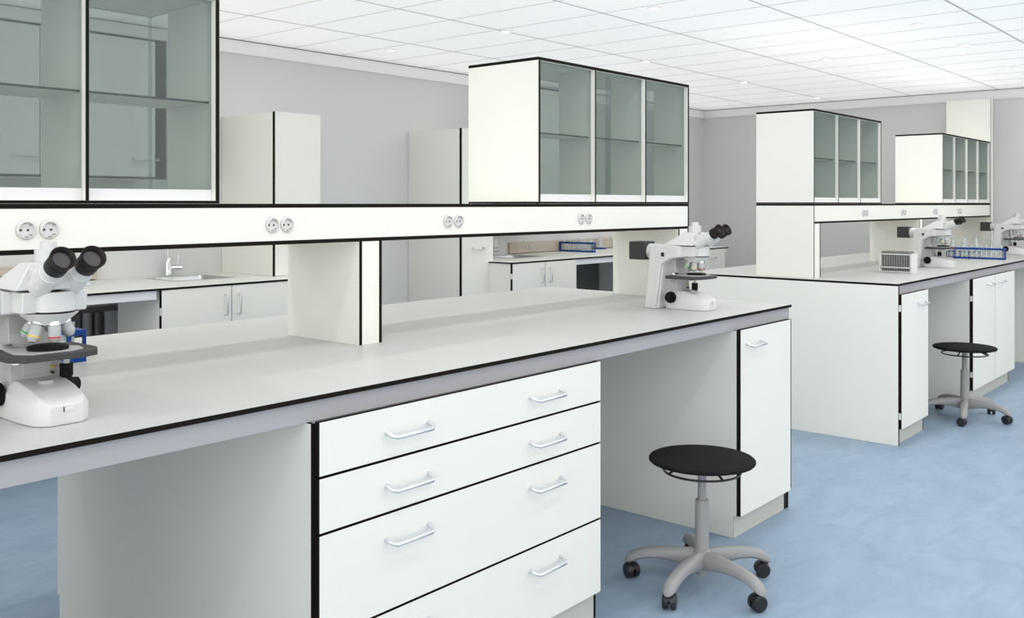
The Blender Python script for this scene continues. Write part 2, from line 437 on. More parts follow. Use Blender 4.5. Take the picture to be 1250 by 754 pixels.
glass_cabinet(5.4663, 6.6170, [5.853, 6.2285], 'three-bay glass-fronted cabinet above the white end panel of the far island')
glass_cabinet(8.0163, 9.4600, [8.377, 8.739, 9.085], 'farthest four-bay glass-fronted cabinet, against the tall service column')
# overlapping strip of the sliding pane in the centre cabinet's middle bay
w = MB(); w.box(3.335, 3.372, YS + .0265, YS + .0295, 1.3855, 1.895, 'gpane')
o = w.build('glass_pane', c3, smooth=False); o.location = -c3.location; tag(o, 'overlapping edge of the sliding glass')

# ------------------------------------------------------------------ back wall furniture
def slab_with_hole(mb, x0, x1, y0, y1, hx0, hx1, hy0, hy1, z0, z1, k):
    mb.box(x0, hx0, y0, y1, z0, z1, k, 'edge', 2); mb.box(hx1, x1, y0, y1, z0, z1, k, 'edge', 2)
    mb.box(hx0, hx1, y0, hy0, z0, z1, k, 'edge', 2); mb.box(hx0, hx1, hy1, y1, z0, z1, k, 'edge', 2)
YG = 4.6364
def back_top(x0, x1, hole, label, round_left=False, notch=None):
    t = thing('bench_worktop', ((x0 + x1) / 2, (YG + YW) / 2, 0), label, 'worktop')
    before = set(bpy.data.objects)
    s = MB(); z0, z1 = H_TOP - .011, H_TOP
    hx0, hx1, hy0, hy1 = hole; yb = YW - .002
    if notch:
        xn, yn = notch; r = .03
        arc = [(x0 + r - r * math.cos(a), YG + r - r * math.sin(a)) for a in [R(q) for q in range(0, 91, 15)]]
        s.prism(arc + [(hx0, YG), (hx0, yn), (x0, yn)], 2, z0, z1, 'whitetop', 'edge')
        s.box(xn, hx0, yn, yb, z0, z1, 'whitetop', 'edge', 2)
    else:
        s.box(x0, hx0, YG, yb, z0, z1, 'whitetop', 'edge', 2)
    s.box(hx1, x1, YG, yb, z0, z1, 'whitetop', 'edge', 2)
    s.box(hx0, hx1, YG, hy0, z0, z1, 'whitetop', 'edge', 2); s.box(hx0, hx1, hy1, yb, z0, z1, 'whitetop', 'edge', 2)
    s.build('slab', t)
    for o in set(bpy.data.objects) - before:
        if o.parent == t: o.location = (-t.location.x, -t.location.y, 0)
    return t
def add_apron(t, x0, x1):
    o = MB().box(x0, x1, YG + .012, YG + .030, .843, H_TOP - .0114, 'apronw').build('apron', t)
    o.location = (-t.location.x, -t.location.y, 0)
H1 = (2.86, 3.25, 4.975, 5.325); H2 = (5.86, 6.26, 4.985, 5.330)
t1 = back_top(.2, 3.810, H1, 'white worktop along the back wall at the left with an inset sink')
# the tower stands on this worktop
add_apron(t1, .21, 2.561)
t2 = back_top(5.430, 8.888, H2, 'white worktop along the back wall, carrying the long oak socket box', notch=(5.486, 4.8716))
add_apron(t2, 6.262, 8.880)

def sink(h, label):
    x0, x1, y0, y1 = h; xc, yc = (x0 + x1) / 2, (y0 + y1) / 2
    t = thing('kitchen_sink', (xc, yc, H_TOP), label, 'sink')
    a, b = (x1 - x0) / 2, (y1 - y0) / 2
    def ring(sx, sy, z, r):
        out = []
        for cx_, cy_, a0 in ((sx - r, sy - r, 0), (-sx + r, sy - r, 90), (-sx + r, -sy + r, 180), (sx - r, -sy + r, 270)):
            for q in range(0, 91, 30): out.append((cx_ + r * math.cos(R(a0 + q)), cy_ + r * math.sin(R(a0 + q)), z))
        return out
    m = MB(); g = .008
    m.loft([ring(a + g, b + g, .0004, .03), ring(a + g, b + g, .0016, .03), ring(a - .004, b - .004, .0030, .028), ring(a - .018, b - .018, .0022, .03), ring(a - .022, b - .022, -.004, .03),
            ring(a - .030, b - .030, -.130, .035), ring(a - .06, b - .06, -.138, .03), ring(.03, .03, -.140, .028)], 'steel', caps=False)
    m.build('basin', t)
    d = MB(); d.lathe((0, 0, -.141), (0, 0, 1), [(0, .034), (.002, .034), (.002, .022), (-.002, .018), (-.002, .001)], 'chrome', 24); d.build('drain', t)
    return t
sink(H1, 'inset steel sink in the left back worktop below the tall chrome tap')
sink(H2, 'inset steel sink beside the tall white cupboard near the middle')
def tap(x, y, label):
    t = thing('mixer_tap', (x, y, H_TOP + .0035), label, 'tap')
    b = MB(); b.lathe((0, 0, 0), (0, 0, 1), [(0, .001), (0, .028), (.006, .028), (.008, .023), (.075, .021), (.105, .014), (.11, .001)], 'chrome', 24); b.build('body', t)
    s = MB(); pts = [(0, 0, .09), (0, 0, .22)]
    pts += [(0, -.075 + .075 * math.cos(a), .22 + .075 * math.sin(a)) for a in [R(q) for q in range(15, 181, 15)]] + [(0, -.15, .19)]
    s.tube(pts, .0085, 'chrome', 14); s.build('spout', t)
    l = MB(); l.cyl((.012, 0, .046), (.082, 0, .046), .019, 'chrome', r1=.0215, n=20); l.tube([(.058, 0, .05), (.062, 0, .085), (.066, 0, .125)], .004, 'chrome', 8); l.build('lever', t)
    return t
tap(3.045, 5.385, 'tall chrome mixer tap on the left sink, its spout reaching behind the shelf')
tap(6.03, 5.385, 'chrome mixer tap mostly hidden behind the edge of the tall cupboard')

def wall_box(name, x0, x1, y0, y1, z0, z1, label, cat, k='white'):
    t = thing(name, ((x0 + x1) / 2, (y0 + y1) / 2, z0), label, cat); return t
def reloc(t, before):
    for o in set(bpy.data.objects) - before:
        if o.parent == t: o.location = tuple(-v for v in t.location)

def back_base(x0, x1, doors, label, handle='bar', side_left=True, ydeep=YW - .004, hinges=(), zback=.88):
    t = thing('base_cabinet', ((x0 + x1) / 2, 5.0, 0), label, 'cabinet'); before = set(bpy.data.objects)
    yf = YG + .022
    for a, b in ((x0, x0 + T), (x1 - T, x1)):
        MB().prism([(yf, .1), (yf + .04, .1), (yf + .04, .001), (ydeep, .001), (ydeep, H_TOP - .0118), (yf, H_TOP - .0118)], 0, a, b, 'white', 'edge').build('side_panel', t)
    c = MB(); c.box(x0 + T, x1 - T, yf + .004, ydeep, .1, .112, 'white'); c.box(x0 + T, x1 - T, ydeep - .012, ydeep, .112, zback, 'white'); c.box(x0 + T, x1 - T, yf + .03, yf + .045, .001, .099, 'plinth')
    c.build('carcass', t)
    for a, b, hx in doors:
        f = MB().box(a, b, YG + .004, YG + .021, .101, H_TOP - .0125, 'white', 'edge', 1).build('door', t)
        if handle == 'bar': bar_handle(f, hx, .722, .848, YG + .004)
        else: bow_handle(f, hx, .80, YG + .004, .13)
    for hx, hz in hinges: MB().box(hx - .004, hx + .004, YG + .006, YG + .02, hz - .02, hz + .02, 'white').build('hinge', t)
    reloc(t, before); return t
# carcasses stop short behind the basins: built as open boxes without a top
back_base(2.582, 3.448, [(2.586, 3.007, 2.967), (3.011, 3.444, 3.052)], 'white two-door cabinet below the left sink with upright bar handles', ydeep=5.107, hinges=[(2.586, .775)], zback=.72)
back_base(3.452, 3.808, [(3.456, 3.804, 3.72)], 'white base cabinet under the left wall tower, hidden behind the shelf support', handle='bar')
back_base(.25, .80, [(.255, .795, .72)], 'white base cabinet at the far left under the back worktop')
# second sink cabinet: shallow left panel in front of the tall cupboard
t = thing('base_cabinet', (5.84, 5.0, 0), 'white two-door cabinet with upright handles below the sink beside the tall cupboard', 'cabinet'); before = set(bpy.data.objects)
yf = YG + .022
MB().prism([(yf, .1), (yf + .04, .1), (yf + .04, .001), (4.8716, .001), (4.8716, H_TOP - .0118), (yf, H_TOP - .0118)], 0, 5.440, 5.452, 'white', 'edge').build('side_panel', t)
MB().box(6.243, 6.255, yf, YW - .004, .001, H_TOP - .0118, 'white', 'edge', 0).build('side_panel', t)
c = MB(); c.box(5.49, 6.243, yf + .004, YW - .004, .1, .112, 'white'); c.box(5.452, 6.243, yf + .03, yf + .045, .001, .099, 'plinth'); c.box(5.49, 6.243, YW - .016, YW - .004, .112, .74, 'white'); c.build('carcass', t)
for a, b, hx in ((5.444, 5.842, 5.794), (5.846, 6.253, 5.898)):
    f = MB().box(a, b, YG + .004, YG + .021, .101, H_TOP - .0125, 'white', 'edge', 1).build('door', t); bar_handle(f, hx, .722, .848, YG + .004)
MB().box(5.4395, 5.4485, YG + .0055, YG + .02, .775, .815, 'white').build('hinge', t)
reloc(t, before)
back_base(7.700, 8.060, [(7.704, 8.056, 7.78)], 'white cabinet under the back worktop, mostly hidden behind the near right shelf support', handle='bow')
back_base(8.390, 8.830, [(8.394, 8.817, 8.54)], 'small white cabinet ending the back worktop, just right of the near microscope', handle='bow')

# boards and pipes in the open bays behind
d = MB(); d.box(6.262, 7.690, YW - .030, YW - .002, .0005, .86, 'baydark')  # dark sheet standing in for the shaded wall under the worktop
tag(d.build('bay_board'), 'dark board painted as the shade in the open bay right of the cabinet with two upright handles', 'board')
d = MB(); d.box(8.066, 8.384, YW - .03, YW - .002, .0005, .86, 'duct')
tag(d.build('bay_board'), 'grey cover board in the narrow bay beside the end cabinet of the back worktop', 'board')
t = thing('service_duct', (2.3, 5.4, 0), 'grey service duct with pipes behind the open bay left of the left sink cabinet', 'duct'); before = set(bpy.data.objects)
MB().box(1.6, 3.44, YW - .03, YW - .003, .001, .74, 'duct').build('back_plate', t)
MB().box(2.640, 2.712, 5.36, YW - .032, .001, .72, 'ductlight').build('riser_casing', t)
MB().box(2.716, 2.80, 5.34, YW - .032, .001, .72, 'baydark').build('riser_casing', t)
MB().cyl((2.60, 5.385, .001), (2.60, 5.385, .72), .028, 'baydark', n=18).build('pipe', t)
MB().cyl((2.535, 5.38, .001), (2.535, 5.38, .72), .030, 'duct', n=18).build('pipe', t)
MB().box(2.40, 2.49, 5.36, YW - .032, .001, .72, 'baydark').build('riser_casing', t)
reloc(t, before)

# towers
t = thing('wall_cabinet', (3.63, 5.16, H_TOP), 'white cupboard tower standing on the left back worktop beside the sink', 'cabinet'); before = set(bpy.data.objects)
c = MB(); c.box(3.4595, 3.808, 4.888, YW - .003, H_TOP + .0006, 1.9125, 'white'); c.build('body', t)
MB().box(3.4595, 3.808, 4.869, 4.8865, H_TOP + .002, 1.9150, 'white', 'edge', 1).build('door', t)
c = MB(); c.box(3.4580, 3.4594, 4.866, 4.8895, H_TOP + .0006, 1.9152, 'edge'); c.build('edge_strip', t)
reloc(t, before)
t = thing('tall_cabinet', (5.3, 5.16, 0), 'tall white cupboard standing on the floor against the back wall near the centre', 'cabinet'); before = set(bpy.data.objects)
MB().box(5.127, 5.480, 4.892, YW - .003, .001, 1.9125, 'white').build('body', t)
f = MB().box(5.127, 5.480, 4.8722, 4.890, .09, 1.9150, 'white', 'edge', 1).build('door', t)
bow_handle(f, 5.305, 1.004, 4.8722, .12)
MB().box(5.1255, 5.1268, 4.869, 4.893, .001, 1.9152, 'edge').build('edge_strip', t)
reloc(t, before)
# wall cabinets with flap doors
def wall_cab(x0, x1, yf, z0, z1, cuts, label, strip=None, handles=True):
    t = thing('wall_cabinet', ((x0 + x1) / 2, (yf + YW) / 2, z0), label, 'cabinet'); before = set(bpy.data.objects)
    c = MB(); c.box(x0, x1, yf + .02, YW - .003, z0 + .012, z1 - .012, 'white'); c.build('body', t)
    MB().box(x0, x1, yf, YW - .003, z1 - .0118, z1, 'white', 'edge', 2).build('top_board', t)
    MB().box(x0, x1, yf, YW - .003, z0, z0 + .0118, 'white', 'edge', 2).build('bottom_board', t)
    xs = [x0] + list(cuts)
    for a, b in zip(xs, xs[1:]):
        f = MB().box(a + .002, b - .002, yf + .001, yf + .018, z0 + .0135, z1 - .0135, 'white', 'edge', 1).build('door', t)
        if handles: bow_handle(f, b - .06, z0 + .108, yf + .001, .15)
    if strip:
        MB().box(strip[0], strip[1], yf, yf + .019, z0 + .0125, z1 - .0125, 'edge').build('filler_strip', t)
    reloc(t, before); return t
wall_cab(.83, 2.871, 5.10, 1.488, 2.294, [1.33, 1.743, 2.156, 2.804], 'white wall cabinet with flap doors seen through the upper left glass cabinet', strip=(2.806, 2.870))
wall_cab(5.90, 6.62, 4.76, 1.30, 2.285, [6.26, 6.62], 'white wall cabinet seen through the first bay of the big centre glass cabinet', handles=False)

# wooden splash boxes with sockets on the back worktops
def oak_box(x0, x1, socks, label):
    t = thing('socket_box', ((x0 + x1) / 2, 5.44, H_TOP), label, 'socket box'); before = set(bpy.data.objects)
    MB().box(x0, x1, 5.428, YW - .002, H_TOP + .006, 1.000, 'wood').build('housing', t)
    MB().box(x0 + .01, x1 - .01, 5.436, YW - .003, H_TOP + .0004, H_TOP + .006, 'edge').build('foot_strip', t)
    for x in socks: socket(t, x, .957, 5.428)
    reloc(t, before)
oak_box(.3, 2.622, [1.0, 1.053], 'pale oak socket box on the left back worktop, partly hidden by the near left microscope')
oak_box(6.335, 8.80, [6.575, 6.635, 7.9, 7.953], 'long pale oak socket box on the back worktop behind the blue test tube rack')

# ------------------------------------------------------------------ microscopes (local: x right, -y towards the user)
def make_microscope():
    t = thing('microscope', (0, 0, 0), 'x', 'microscope', 'white laboratory microscopes on the islands')
    Y = lambda y: y - 2.05
    Z = lambda z: z - H_TOP
    # foot, lofted from the rear to the rounded front
    def sec(y, w, h, hs=0.8, wt=0.8):
        return [(-w, y, .0), (w, y, .0), (w, y, h * hs), (w * wt, y, h), (-w * wt, y, h), (-w, y, h * hs)]
    f = MB()
    f.loft([sec(.060, .064, .078), sec(-.010, .064, .078, .62, .72), sec(-.060, .063, .068, .55, .72), sec(-.098, .058, .057, .62, .76),
            sec(-.114, .050, .050, .72, .82), sec(-.130, .033, .040, .82, .86)], 'scope')
    f.build('foot', t, .003)
    s = MB(); s.box(.000, .020, -.1235, -.112, .0445, .050, 'scope')
    sw = MB(); sw.loft([[(-.006, -.1312, .026), (.016, -.1312, .026), (.016, -.120, .026), (-.006, -.120, .026)], [(-.006, -.1312, .033), (.016, -.1312, .033), (.016, -.118, .033), (-.006, -.118, .033)], [(-.006, -.118, .0475), (.016, -.118, .0475), (.016, -.110, .0475), (-.006, -.110, .0475)]], 'scope'); sw.build('switch_plate', t, .001)
    sw2 = MB(); sw2.box(-.0075, -.0062, -.1316, -.125, .0265, .0375, 'hole'); sw2.build('switch', t)
    vp = MB(); vp.box(-.004, .016, -.1308, -.12, .004, .0225, 'socket'); vp.build('label_plate', t)
    # rear arm: wide column that leans forward and turns into the arm
    a = MB()
    prof = [(Y(2.193), 0), (Y(2.139), 0), (Y(2.111), .189), (Y(2.066), .216), (Y(2.02), .222), (Y(2.02), .268), (Y(2.10), .2745), (Y(2.145), .272), (Y(2.162), .262)]
    a.prism(prof, 0, -.104, -.086, 'scope')
    prof2 = [(Y(2.190), 0), (Y(2.130), 0), (Y(2.108), .189), (Y(2.066), .214), (Y(2.02), .221), (Y(2.02), .266), (Y(2.10), .272), (Y(2.143), .270), (Y(2.160), .260)]
    a.prism(prof2, 0, -.088, .066, 'scope')
    a.build('arm', t, .004)
    # inner stand between foot and arm
    i = MB(); i.prism([(Y(2.125), .0), (Y(2.06), .072), (Y(2.07), .212), (Y(2.115), .212), (Y(2.13), .0)], 0, -.055, .052, 'scopegrey'); 
    i.box(-.03, .03, Y(2.060), Y(2.085), .085, .15, 'scopegrey')
    i.build('inner_stand', t, .002)
    k = MB()
    k.cyl((.030, Y(2.062), .098), (.030, Y(2.052), .098), .0028, 'yellow', n=12); k.cyl((.030, Y(2.062), .086), (.030, Y(2.052), .086), .0028, 'hole', n=12)
    k.build('indicator', t)
    k = MB(); k.box(-.1075, -.1035, Y(2.107), Y(2.093), .224, .240, 'hole'); k.build('arm_latch', t)
    # head
    h = MB()
    h.prism([(Y(2.075), Z(1.124)), (Y(1.975), Z(1.124)), (Y(1.970), Z(1.1665)), (Y(2.078), Z(1.1705))], 0, -.066, .066, 'scope')
    h.build('head', t, .003)
    p = MB()
    bt = [(-.078, Y(1.975)), (.078, Y(1.975)), (.078, Y(2.118)), (-.078, Y(2.118))]
    tp = [(-.046, Y(1.985)), (.046, Y(1.985)), (.046, Y(2.032)), (-.046, Y(2.032))]
    p.loft([[(x, y, Z(1.1715)) for x, y in bt], [(x, y, Z(1.226)) for x, y in tp]], 'scope')
    p.build('prism_housing', t, .003)
    n_ = MB(); pts = [(.0385 * math.cos(R(q)), -.030 * math.sin(R(q)) + Y(1.975)) for q in range(0, 181, 12)]
    n_.prism(pts, 2, Z(1.1265), Z(1.1665), 'scope')
    n_.prism([(x * 1.0, y) for x, y in pts], 2, Z(1.1225), Z(1.1262), 'eye')
    n_.build('nose_block', t)
    # trinocular port
    b = MB(); b.lathe((.0, Y(2.006), Z(1.224)), (0, 0, 1), [(0, .027), (.027, .027), (.028, .025), (.028, .0165), (.043, .0165), (.044, .015), (.044, .0005)], 'scope', 28)
    b.build('camera_port', t)
    # binocular tubes
    d = Vector((0, -.86, .50)).normalized()
    for sx in (-1, 1):
        o = Vector((sx * .0305, Y(1.968), Z(1.183)))
        e = MB(); e.lathe(o, d, [(-.012, .0005), (-.012, .0235), (.050, .0235), (.052, .0215), (.070, .0195), (.071, .0005)], 'scope', 28)
        tb = e.build('eyepiece_tube', t)
        e = MB(); o2 = o + d * .068
        e.lathe(o2, d, [(0, .0005), (0, .0200), (.004, .0225), (.022, .0225), (.024, .0195), (.029, .0190), (.033, .0235), (.046, .0255), (.048, .0245), (.046, .0215), (.036, .0175), (.036, .0005, 'lens')], 'eye', 32)
        tag(e.build('eyepiece', t), 'dark brown-black rubber eyepiece')
    # bridge between the tubes
    b = MB(); b.prism([(Y(1.972), Z(1.172)), (Y(1.945), Z(1.172)), (Y(1.935), Z(1.190)), (Y(1.955), Z(1.217)), (Y(1.985), Z(1.217))], 0, -.050, .050, 'scope'); b.build('bridge', t, .004)
    # nosepiece turret and four objectives
    q = MB(); c0 = Vector((0, Y(2.005), Z(1.1225)))
    q.lathe(c0, (0, 0, -1), [(0, .0005), (0, .058), (.004, .055), (.020, .036), (.024, .034), (.028, .020), (.028, .0005)], 'scope', 32); q.build('nosepiece', t)
    for ang, ring, ln, tilt in ((-90, 'red', .034, 0), (-158, 'yellow', .034, 22), (150, 'green', .028, 30), (-20, 'scopegrey', .028, 24), (60, 'scopegrey', .024, 24)):
        ax = Vector((math.cos(R(ang)), math.sin(R(ang)), 0)); base = c0 + ax * .027 + Vector((0, 0, -.017))
        dv = (Vector((0, 0, -1)) + ax * math.tan(R(tilt))).normalized()
        e = MB(); e.lathe(base, dv, [(0, .0005), (0, .0135), (.008, .0135), (.010, .0115)], 'chrome', 20)
        e.lathe(base + dv * .010, dv, [(0, .0115), (.002, .0125), (ln - .012, .0125), (ln - .009, .0125, ring), (ln - .006, .0110, 'scopegrey'), (ln, .0065), (ln, .0005, 'chrome')], 'scopegrey', 20)
        e.build('objective', t)
    # stage
    st = MB(); z0, z1 = Z(1.031), Z(1.0435)
    poly = [(-.098, Y(1.965)), (-.075, Y(1.935)), (.035, Y(1.925)), (.072, Y(1.940)), (.088, Y(1.975)), (.086, Y(2.085)), (-.098, Y(2.092))]
    st.prism(poly, 2, z0, z1, 'stage'); stg = st.build('stage', t, .0015)
    sl = MB(); sl.prism([(-.078, Y(1.985)), (-.055, Y(1.952)), (.025, Y(1.948)), (.052, Y(1.962)), (.058, Y(1.995)), (.030, Y(2.050)), (-.070, Y(2.058))], 2, z1 + .0002, z1 + .0030, 'scopegrey'); sl.build('slide_holder', t)
    sp = MB(); sp.lathe((-.006, Y(1.995), z1 + .0032), (0, 0, 1), [(0, .0005), (0, .040), (.006, .040), (.008, .034), (.008, .0005)], 'black', 28); sp.build('stage_plate', t)
    cl = MB(); cl.box(-.080, -.050, Y(2.072), Y(2.058), z1 + .0005, z1 + .014, 'chrome'); cl.box(-.086, -.074, Y(1.99), Y(1.965), z0 - .006, z0 - .0005, 'chrome'); cl.build('stage_clip', t, .002)
    ks = MB(); ks.cyl((.050, Y(2.035), z0 - .0005), (.050, Y(2.035), Z(1.006)), .0065, 'scope', n=16); ks.build('stage_rod', t)
    ks = MB(); ks.lathe((.050, Y(2.035), Z(1.006)), (0, 0, -1), [(0, .0005), (0, .0135), (.026, .0135), (.028, .0105), (.050, .0105), (.050, .0005)], 'black', 22); ks.build('stage_knob', t)
    # focus knobs
    for sx in (-1, 1):
        k = MB(); k.lathe((sx * .0645, Y(2.082), .050), (sx, 0, 0), [(0, .0005), (0, .024), (.012, .024), (.014, .022), (.014, .016), (.032, .014), (.034, .011), (.034, .0005)], 'black', 28); k.build('focus_knob', t)
    fb = MB(); fb.cyl((0, Y(2.02), .060), (0, Y(2.02), .0785), .016, 'scopegrey', n=22); fb.build('field_lens', t)
    # lamp house
    l = MB(); l.cyl((-.030, Y(2.150), Z(1.140)), (-.030, Y(2.208), Z(1.140)), .034, 'scope', n=26); l.build('lamp_collar', t)
    l = MB(); l.box(-.078, .012, Y(2.209), Y(2.288), Z(1.1045), Z(1.1825), 'lampbox'); tag(l.build('lamp_house', t, .004), 'dark grey lamp house')
    return t
scope = make_microscope()
for i, (x, lab) in enumerate(((.865, 'near left microscope on the foreground bench, cut off by the left border'),
                              (3.545, 'white microscope on the right end of the foreground bench'),
                              (7.000, 'white microscope on the far island between the white rack and the blue rack'),
                              (9.185, 'farthest microscope, at the right border right of the blue rack'))):
    o = scope if i == 0 else copy_tree(scope)
    o.location = (x, 2.05, H_TOP + .0004); o['label'] = lab

# ------------------------------------------------------------------ stools
def make_stool():
    t = thing('swivel_stool', (0, 0, 0), 'x', 'stool', 'round black swivel stools')
    s = MB(); s.lathe((0, 0, .433), (0, 0, 1), [(0, .0005), (0, .172), (.003, .182), (.007, .186), (.012, .186), (.016, .182), (.018, .172), (.0185, .0005)], 'seat', 64); s.build('seat', t)
    r = MB(); pts = [(.134 * math.cos(R(q)), .134 * math.sin(R(q)), .404) for q in range(0, 360, 9)]
    n = 8; rings = []
    for q in range(0, 360, 9):
        c, s_ = math.cos(R(q)), math.sin(R(q))
        rings.append([((.134 + .0042 * math.cos(2 * math.pi * j / n)) * c, (.134 + .0042 * math.cos(2 * math.pi * j / n)) * s_, .404 + .0042 * math.sin(2 * math.pi * j / n)) for j in range(n)])
    r.loft(rings + [rings[0]], 'castor', caps=False)
    for a in (20, 110, 200, 290):
        r.tube([(.134 * math.cos(R(a)), .134 * math.sin(R(a)), .404), (.09 * math.cos(R(a)), .09 * math.sin(R(a)), .424), (.03 * math.cos(R(a)), .03 * math.sin(R(a)), .430)], .004, 'castor', 8)
    r.build('lever_ring', t)
    c = MB(); c.lathe((0, 0, 0), (0, 0, 1), [(.28, .0148), (.420, .0148), (.420, .030), (.430, .034), (.4305, .0005)], 'stool', 24); c.build('gas_lift', t)
    c = MB(); c.lathe((0, 0, 0), (0, 0, 1), [(.040, .0005), (.040, .020), (.070, .022), (.098, .034), (.125, .030), (.128, .0245), (.298, .0235), (.302, .0225), (.302, .0005)], 'stool', 28); c.build('column', t)
    hub = Vector((0, 0, .1))
    for i in range(5):
        a = R(i * 72); ca, sa = math.cos(a), math.sin(a)
        rings = []
        for d_, zt, zb, w in ((.012, .124, .058, .021), (.045, .126, .064, .0235), (.09, .1245, .074, .023), (.14, .121, .080, .0225), (.19, .1135, .077, .022), (.222, .105, .068, .022), (.245, .095, .057, .0215), (.262, .082, .052, .0195), (.2725, .068, .050, .014), (.276, .058, .050, .008)):
            sec = []
            for u, v in ((-1, -.55), (-.62, -1), (.62, -1), (1, -.55), (1, .25), (.78, .72), (.35, 1), (-.35, 1), (-.78, .72), (-1, .25)):
                zc, hh = (zt + zb) / 2, (zt - zb) / 2
                x, y, z = d_, u * w, zc + v * hh
                sec.append((x * ca - y * sa, x * sa + y * ca, z))
            rings.append(sec)
        L = MB(); L.loft(rings, 'stool'); leg = L.build('leg', t)
        cx_, cy_ = .256 * ca, .256 * sa
        sw = a + R((35, -50, 20, 75, -20)[i]); ax = Vector((-math.sin(sw), math.cos(sw), 0)); fw = Vector((math.cos(sw), math.sin(sw), 0))
        K = MB(); K.cyl((cx_, cy_, .030), (cx_, cy_, .060), .0125, 'castor', n=16)
        cc = Vector((cx_, cy_, .0268)) - fw * .010
        for sd in (-1, 1):
            K.lathe(cc + ax * sd * .005, ax * sd, [(0, .0005), (0, .0265), (.014, .0265), (.018, .0235), (.019, .016), (.0175, .006), (.0175, .0005)], 'castor', 24)
        K.cyl(cc - ax * .006, cc + ax * .006, .012, 'castor', n=14)
        hood = [cc + fw * (.027 * math.cos(R(q))) + Vector((0, 0, .0275 * math.sin(R(q)))) for q in range(20, 161, 20)]
        ring_o = [[p - ax * .0045 for p in hood], [p + ax * .0045 for p in hood]]
        K.loft([ring_o[0] + [cc - ax * .0045], ring_o[1] + [cc + ax * .0045]], 'castor')
        tag(K.build('castor', leg), 'black twin-wheel castor')
    return t
st = make_stool()
# leg angles measured on the photo
st.location = (2.972, 1.654, .001); st.rotation_euler.z = R(40.56); st['label'] = 'black-seated swivel stool on grey star base in front of the foreground bench'
s2 = copy_tree(st); s2.location = (6.365, 1.688, .001); s2.rotation_euler.z = R(40.56 - 90 + 27); s2['label'] = 'farther black-seated swivel stool at the far island, right of the narrow door'

# ------------------------------------------------------------------ racks, tubes and flasks
def make_blue_rack(L=.385, W=.048, Hh=.090):
    t = thing('test_tube_rack', (0, 0, 0), 'x', 'test tube rack', 'long blue test tube racks')
    # open frame along +y, holes as gaps between slats
    p = MB()
    p.box(0, W, 0, L, 0, .0065, 'blue'); e = .006
    p.box(0, e, 0, L, .0065, .013, 'blue'); p.box(W - e, W, 0, L, .0065, .013, 'blue'); p.box(e, W - e, 0, e, .0065, .013, 'blue'); p.box(e, W - e, L - e, L, .0065, .013, 'blue'); p.build('base_plate', t)
    p = MB(); e = .006
    for z in (.075,):
        p.box(0, e, 0, L, z, z + .015, 'blue'); p.box(W - e, W, 0, L, z, z + .015, 'blue'); p.box(e, W - e, 0, e, z, z + .015, 'blue'); p.box(e, W - e, L - e, L, z, z + .015, 'blue')
        p.box(.0285, W - e, e, L - e, z + .012, z + .015, 'blue')
        n = 10; st = (L - .02) / n
        for i in range(n + 1):
            y = .010 + i * st; p.box(e, .0285, y - (st - .0245) / 2, y + (st - .0245) / 2, z + .012, z + .015, 'blue')
    p.build('top_plate', t)
    for x in (0, W - e):
        for y in (0, L - e): MB().box(x, x + e, y, y + e, .0131, .0749, 'blue').build('post', t)
    for x in (0, W - .004):
        for y in (.014, L - .018): MB().box(x, x + .004, y, y + .004, .0131, .0749, 'blue').build('brace', t)
    return t
rack = make_blue_rack()
def make_tube():
    m = MB(); m.lathe((0, 0, 0), (0, 0, 1), [(0, .0005), (.002, .006), (.006, .0098), (.012, .0108), (.102, .0108), (.104, .0118), (.104, .0100), (.010, .0095), (.005, .0060), (.004, .0005)], 'tube', 18)
    o = m.build('test_tube'); return o
tube0 = make_tube(); first = True
for ri, (x, y, lab, g, tl) in enumerate(((1.2005, 2.652, 'blue rack behind the near left microscope', 'clear tubes in the rack behind the near left microscope', 'clear test tube in the blue rack behind the near left microscope'),
                                  (8.230, 1.886, 'long blue rack on the far island, right of the microscope', 'clear tubes in the far island blue rack', 'clear test tube in the long blue rack on the far island'),
                                  (7.035, 5.035, 'long blue rack on the back worktop before the oak socket box', 'clear tubes in the back worktop rack', 'clear test tube in the blue rack on the back worktop'))):
    o = rack if ri == 0 else copy_tree(rack)
    o.location = (x, y, H_TOP + .0004); tag(o, lab)
    for i in range(10):
        c = tube0 if first else tube0.copy()
        if not first: COL.objects.link(c)
        first = False
        c.location = (x + .0162, y + .010 + .0365 * (i + .5), H_TOP + .0074)
        tag(c, tl, 'test tube', g)

def make_flask():
    m = MB(); m.lathe((0, 0, 0), (0, 0, 1), [(0, .0005), (0, .030), (.003, .0345), (.010, .0345), (.085, .0135), (.118, .0130), (.122, .0155), (.122, .0135), (.118, .0115), (.085, .0120), (.012, .0325), (.004, .030), (.0035, .0005)], 'tube', 28)
    return m.build('conical_flask')
fl0 = make_flask(); first = True
for (x, y, z, lab) in ((8.452, 2.155, .0505, 'clear conical flask behind the far blue rack, rightmost of three'),
                       (8.452, 2.245, .0505, 'clear conical flask behind the far blue rack, middle of three'),
                       (8.452, 2.335, .0505, 'clear conical flask behind the far blue rack, leftmost of three'),
                       (7.215, 5.325, .0004, 'clear conical flask on the back worktop just behind the blue rack, the left one'),
                       (7.225, 5.205, .0004, 'clear conical flask on the back worktop just behind the blue rack, the right one'),
                       (7.640, 5.375, .0125, 'clear conical flask on a low blue tray right of the back worktop rack')):
    c = fl0 if first else fl0.copy()
    if not first: COL.objects.link(c)
    first = False
    c.location = (x, y, H_TOP + z); tag(c, lab, 'flask', 'clear conical flasks')
